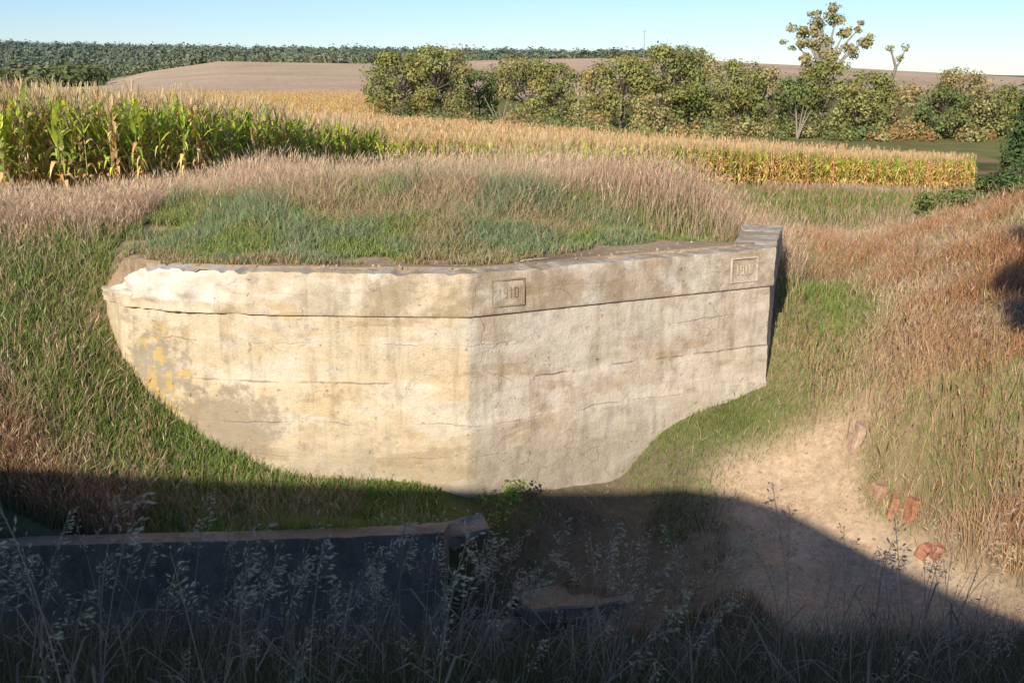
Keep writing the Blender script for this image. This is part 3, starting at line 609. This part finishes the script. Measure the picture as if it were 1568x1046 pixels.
for i,(x,y) in enumerate(((-1.5,144),(34.0,131),(62,134))):
    A=Acc(); z=hz(x,y)
    for k in range(5):
        e=(x+R.uniform(-2.2,2.2),y,z+R.uniform(2,4)); V,Qt=tube([(x,y,z),(x+(e[0]-x)*.4,y,z+1.5),e],[.13,.08,.03],5); A.add(V,Qt,None,np.array([.42,.34,.26]))
    A.make('bare_tree',M_LEAF)
A=Acc()
for i in range(170):
    x=R.uniform(-17,70); y=R.uniform(128,146)-abs(x-25)*.05; rr_=R.uniform(.8,2.0)
    c=[G3,G4,G1,np.array([.46,.27,.11]),np.array([.42,.32,.15])][R.randint(5)]
    leafcloud(A,np.array([x,y,hz(x,y)+rr_*.5]),rr_,180,.2,c)
A.make('shrub_thicket',M_LEAF)
tree('round_bush',-77,200,7,3.8,G1,nleaf=900,size=.3,lobes=12,seed=91,low=.1)
tree('cedar_tree',14.6,30.5,3.8,4.1,np.array([.10,.15,.05]),nleaf=9000,size=.07,lobes=44,seed=70,low=.05,shape='cone',trunk=.1)
tree('cedar_tree',19.2,39.5,3.8,6.4,np.array([.10,.14,.05]),nleaf=7000,size=.09,lobes=36,seed=71,low=.05,shape='cone',trunk=.1)
tree('shrub',14.0,35,2.3,1.6,np.array([.24,.29,.09]),nleaf=3500,size=.06,lobes=18,seed=72,low=.05,trunk=.05)
tree('shrub',17.0,38,2.6,1.7,np.array([.18,.23,.08]),nleaf=3000,size=.07,lobes=18,seed=73,low=.05,trunk=.05)
tree('leafy_weed',-.05,13.9,1.0,.6,np.array([.22,.34,.07]),nleaf=520,size=.035,lobes=14,seed=74,low=.1,trunk=.06)
tree('ash_tree',.95,-4.1,2.6,9.6,G1,nleaf=3500,size=.14,lobes=26,seed=75,low=.66,trunk=.14)
T0=[]
for s in range(6):
    t=Acc()
    for q in range(4): leafcloud(t,np.array([R.uniform(-.35,.35),0,R.uniform(.2,.75)]),R.uniform(.22,.4),10,.15,np.array([1,1,1.])*R.uniform(.92,1.08),var=.1,flat=.8)
    T0.append(t)
A=Acc()
u=R.uniform(-.56,.16,7500); y=R.uniform(1250,2150,7500); x=u*y; m=(R.rand(7500)<np.clip(1.25-(u+.5)*.9,.3,1))
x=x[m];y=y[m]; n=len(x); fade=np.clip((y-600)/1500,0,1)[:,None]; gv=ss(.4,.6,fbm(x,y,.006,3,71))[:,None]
scatter(A,T0,x,y,height(x,y),R.uniform(0,6.28,n),R.uniform(6,19,n),((np.array([.18,.21,.09])*(1-gv)+np.array([.25,.26,.12])*gv)*(1-fade*.6)+np.array([.22,.28,.27])*fade*.6)*jit(n,.12))  # aerial haze painted into leaf colour, bluer with distance
u=R.uniform(-.58,-.37,3000); y=R.uniform(600,1300,3000); x=u*y; n=len(x); gv=ss(.4,.6,fbm(x,y,.008,3,72))[:,None]
scatter(A,T0,x,y,height(x,y),R.uniform(0,6.28,n),R.uniform(5,14,n),(np.array([.16,.19,.08])*(1-gv)+np.array([.25,.26,.11])*gv)*jit(n,.15))
A.make('distant_woods',M_LEAF)
for (x,y,hh) in ((118,1000,26),(-48,1000,12)):
    A=Acc(); z=hz(x,y); V,Qt=tube([(x,y,z-1),(x,y,z+hh)],[.35,.2],6); A.add(V,Qt,None,(.3,.27,.25)); V,Qt=tube([(x-2,y,z+hh*.92),(x+2,y,z+hh*.92)],[.15,.15],4); A.add(V,Qt,None,(.3,.27,.25)); A.make('utility_pole',M_VC)
# ------------------------------------------------------------ light, sky, camera
el=math.radians(25); az=math.radians(20)
dr=Vector((math.sin(az)*math.cos(el),math.cos(az)*math.cos(el),-math.sin(el)))
sl=bpy.data.lights.new('sun','SUN'); sl.energy=5.0; sl.angle=math.radians(.53); sl.color=(1,.92,.80)
so=bpy.data.objects.new('sun',sl); so.rotation_euler=dr.to_track_quat('-Z','Y').to_euler(); scn.collection.objects.link(so)
w=bpy.data.worlds.new('World'); scn.world=w; w.use_nodes=True; N=w.node_tree.nodes; L=w.node_tree.links
sk=N.new('ShaderNodeTexSky'); sk.sky_type='NISHITA'; sk.sun_disc=False; sk.sun_elevation=el; sk.sun_rotation=math.radians(200); sk.air_density=1.0; sk.dust_density=0.0; sk.ozone_density=3.5
tint=mix(N,L,'MULTIPLY',1.0,sk.outputs[0],(.86,.98,1.25))
L.new(tint,N['Background'].inputs[0]); N['Background'].inputs[1].default_value=.105
cam=bpy.data.cameras.new('camera'); cam.sensor_width=36; cam.lens=38; cam.clip_end=12000; cam.clip_start=.05
cam.dof.use_dof=True; cam.dof.focus_distance=18; cam.dof.aperture_fstop=7
co=bpy.data.objects.new('camera',cam); co.location=(0,0,2.6); co.rotation_euler=(math.radians(90-14),0,0); scn.collection.objects.link(co); scn.camera=co
scn.view_settings.view_transform='Standard'; scn.view_settings.look='None'; scn.view_settings.exposure=0
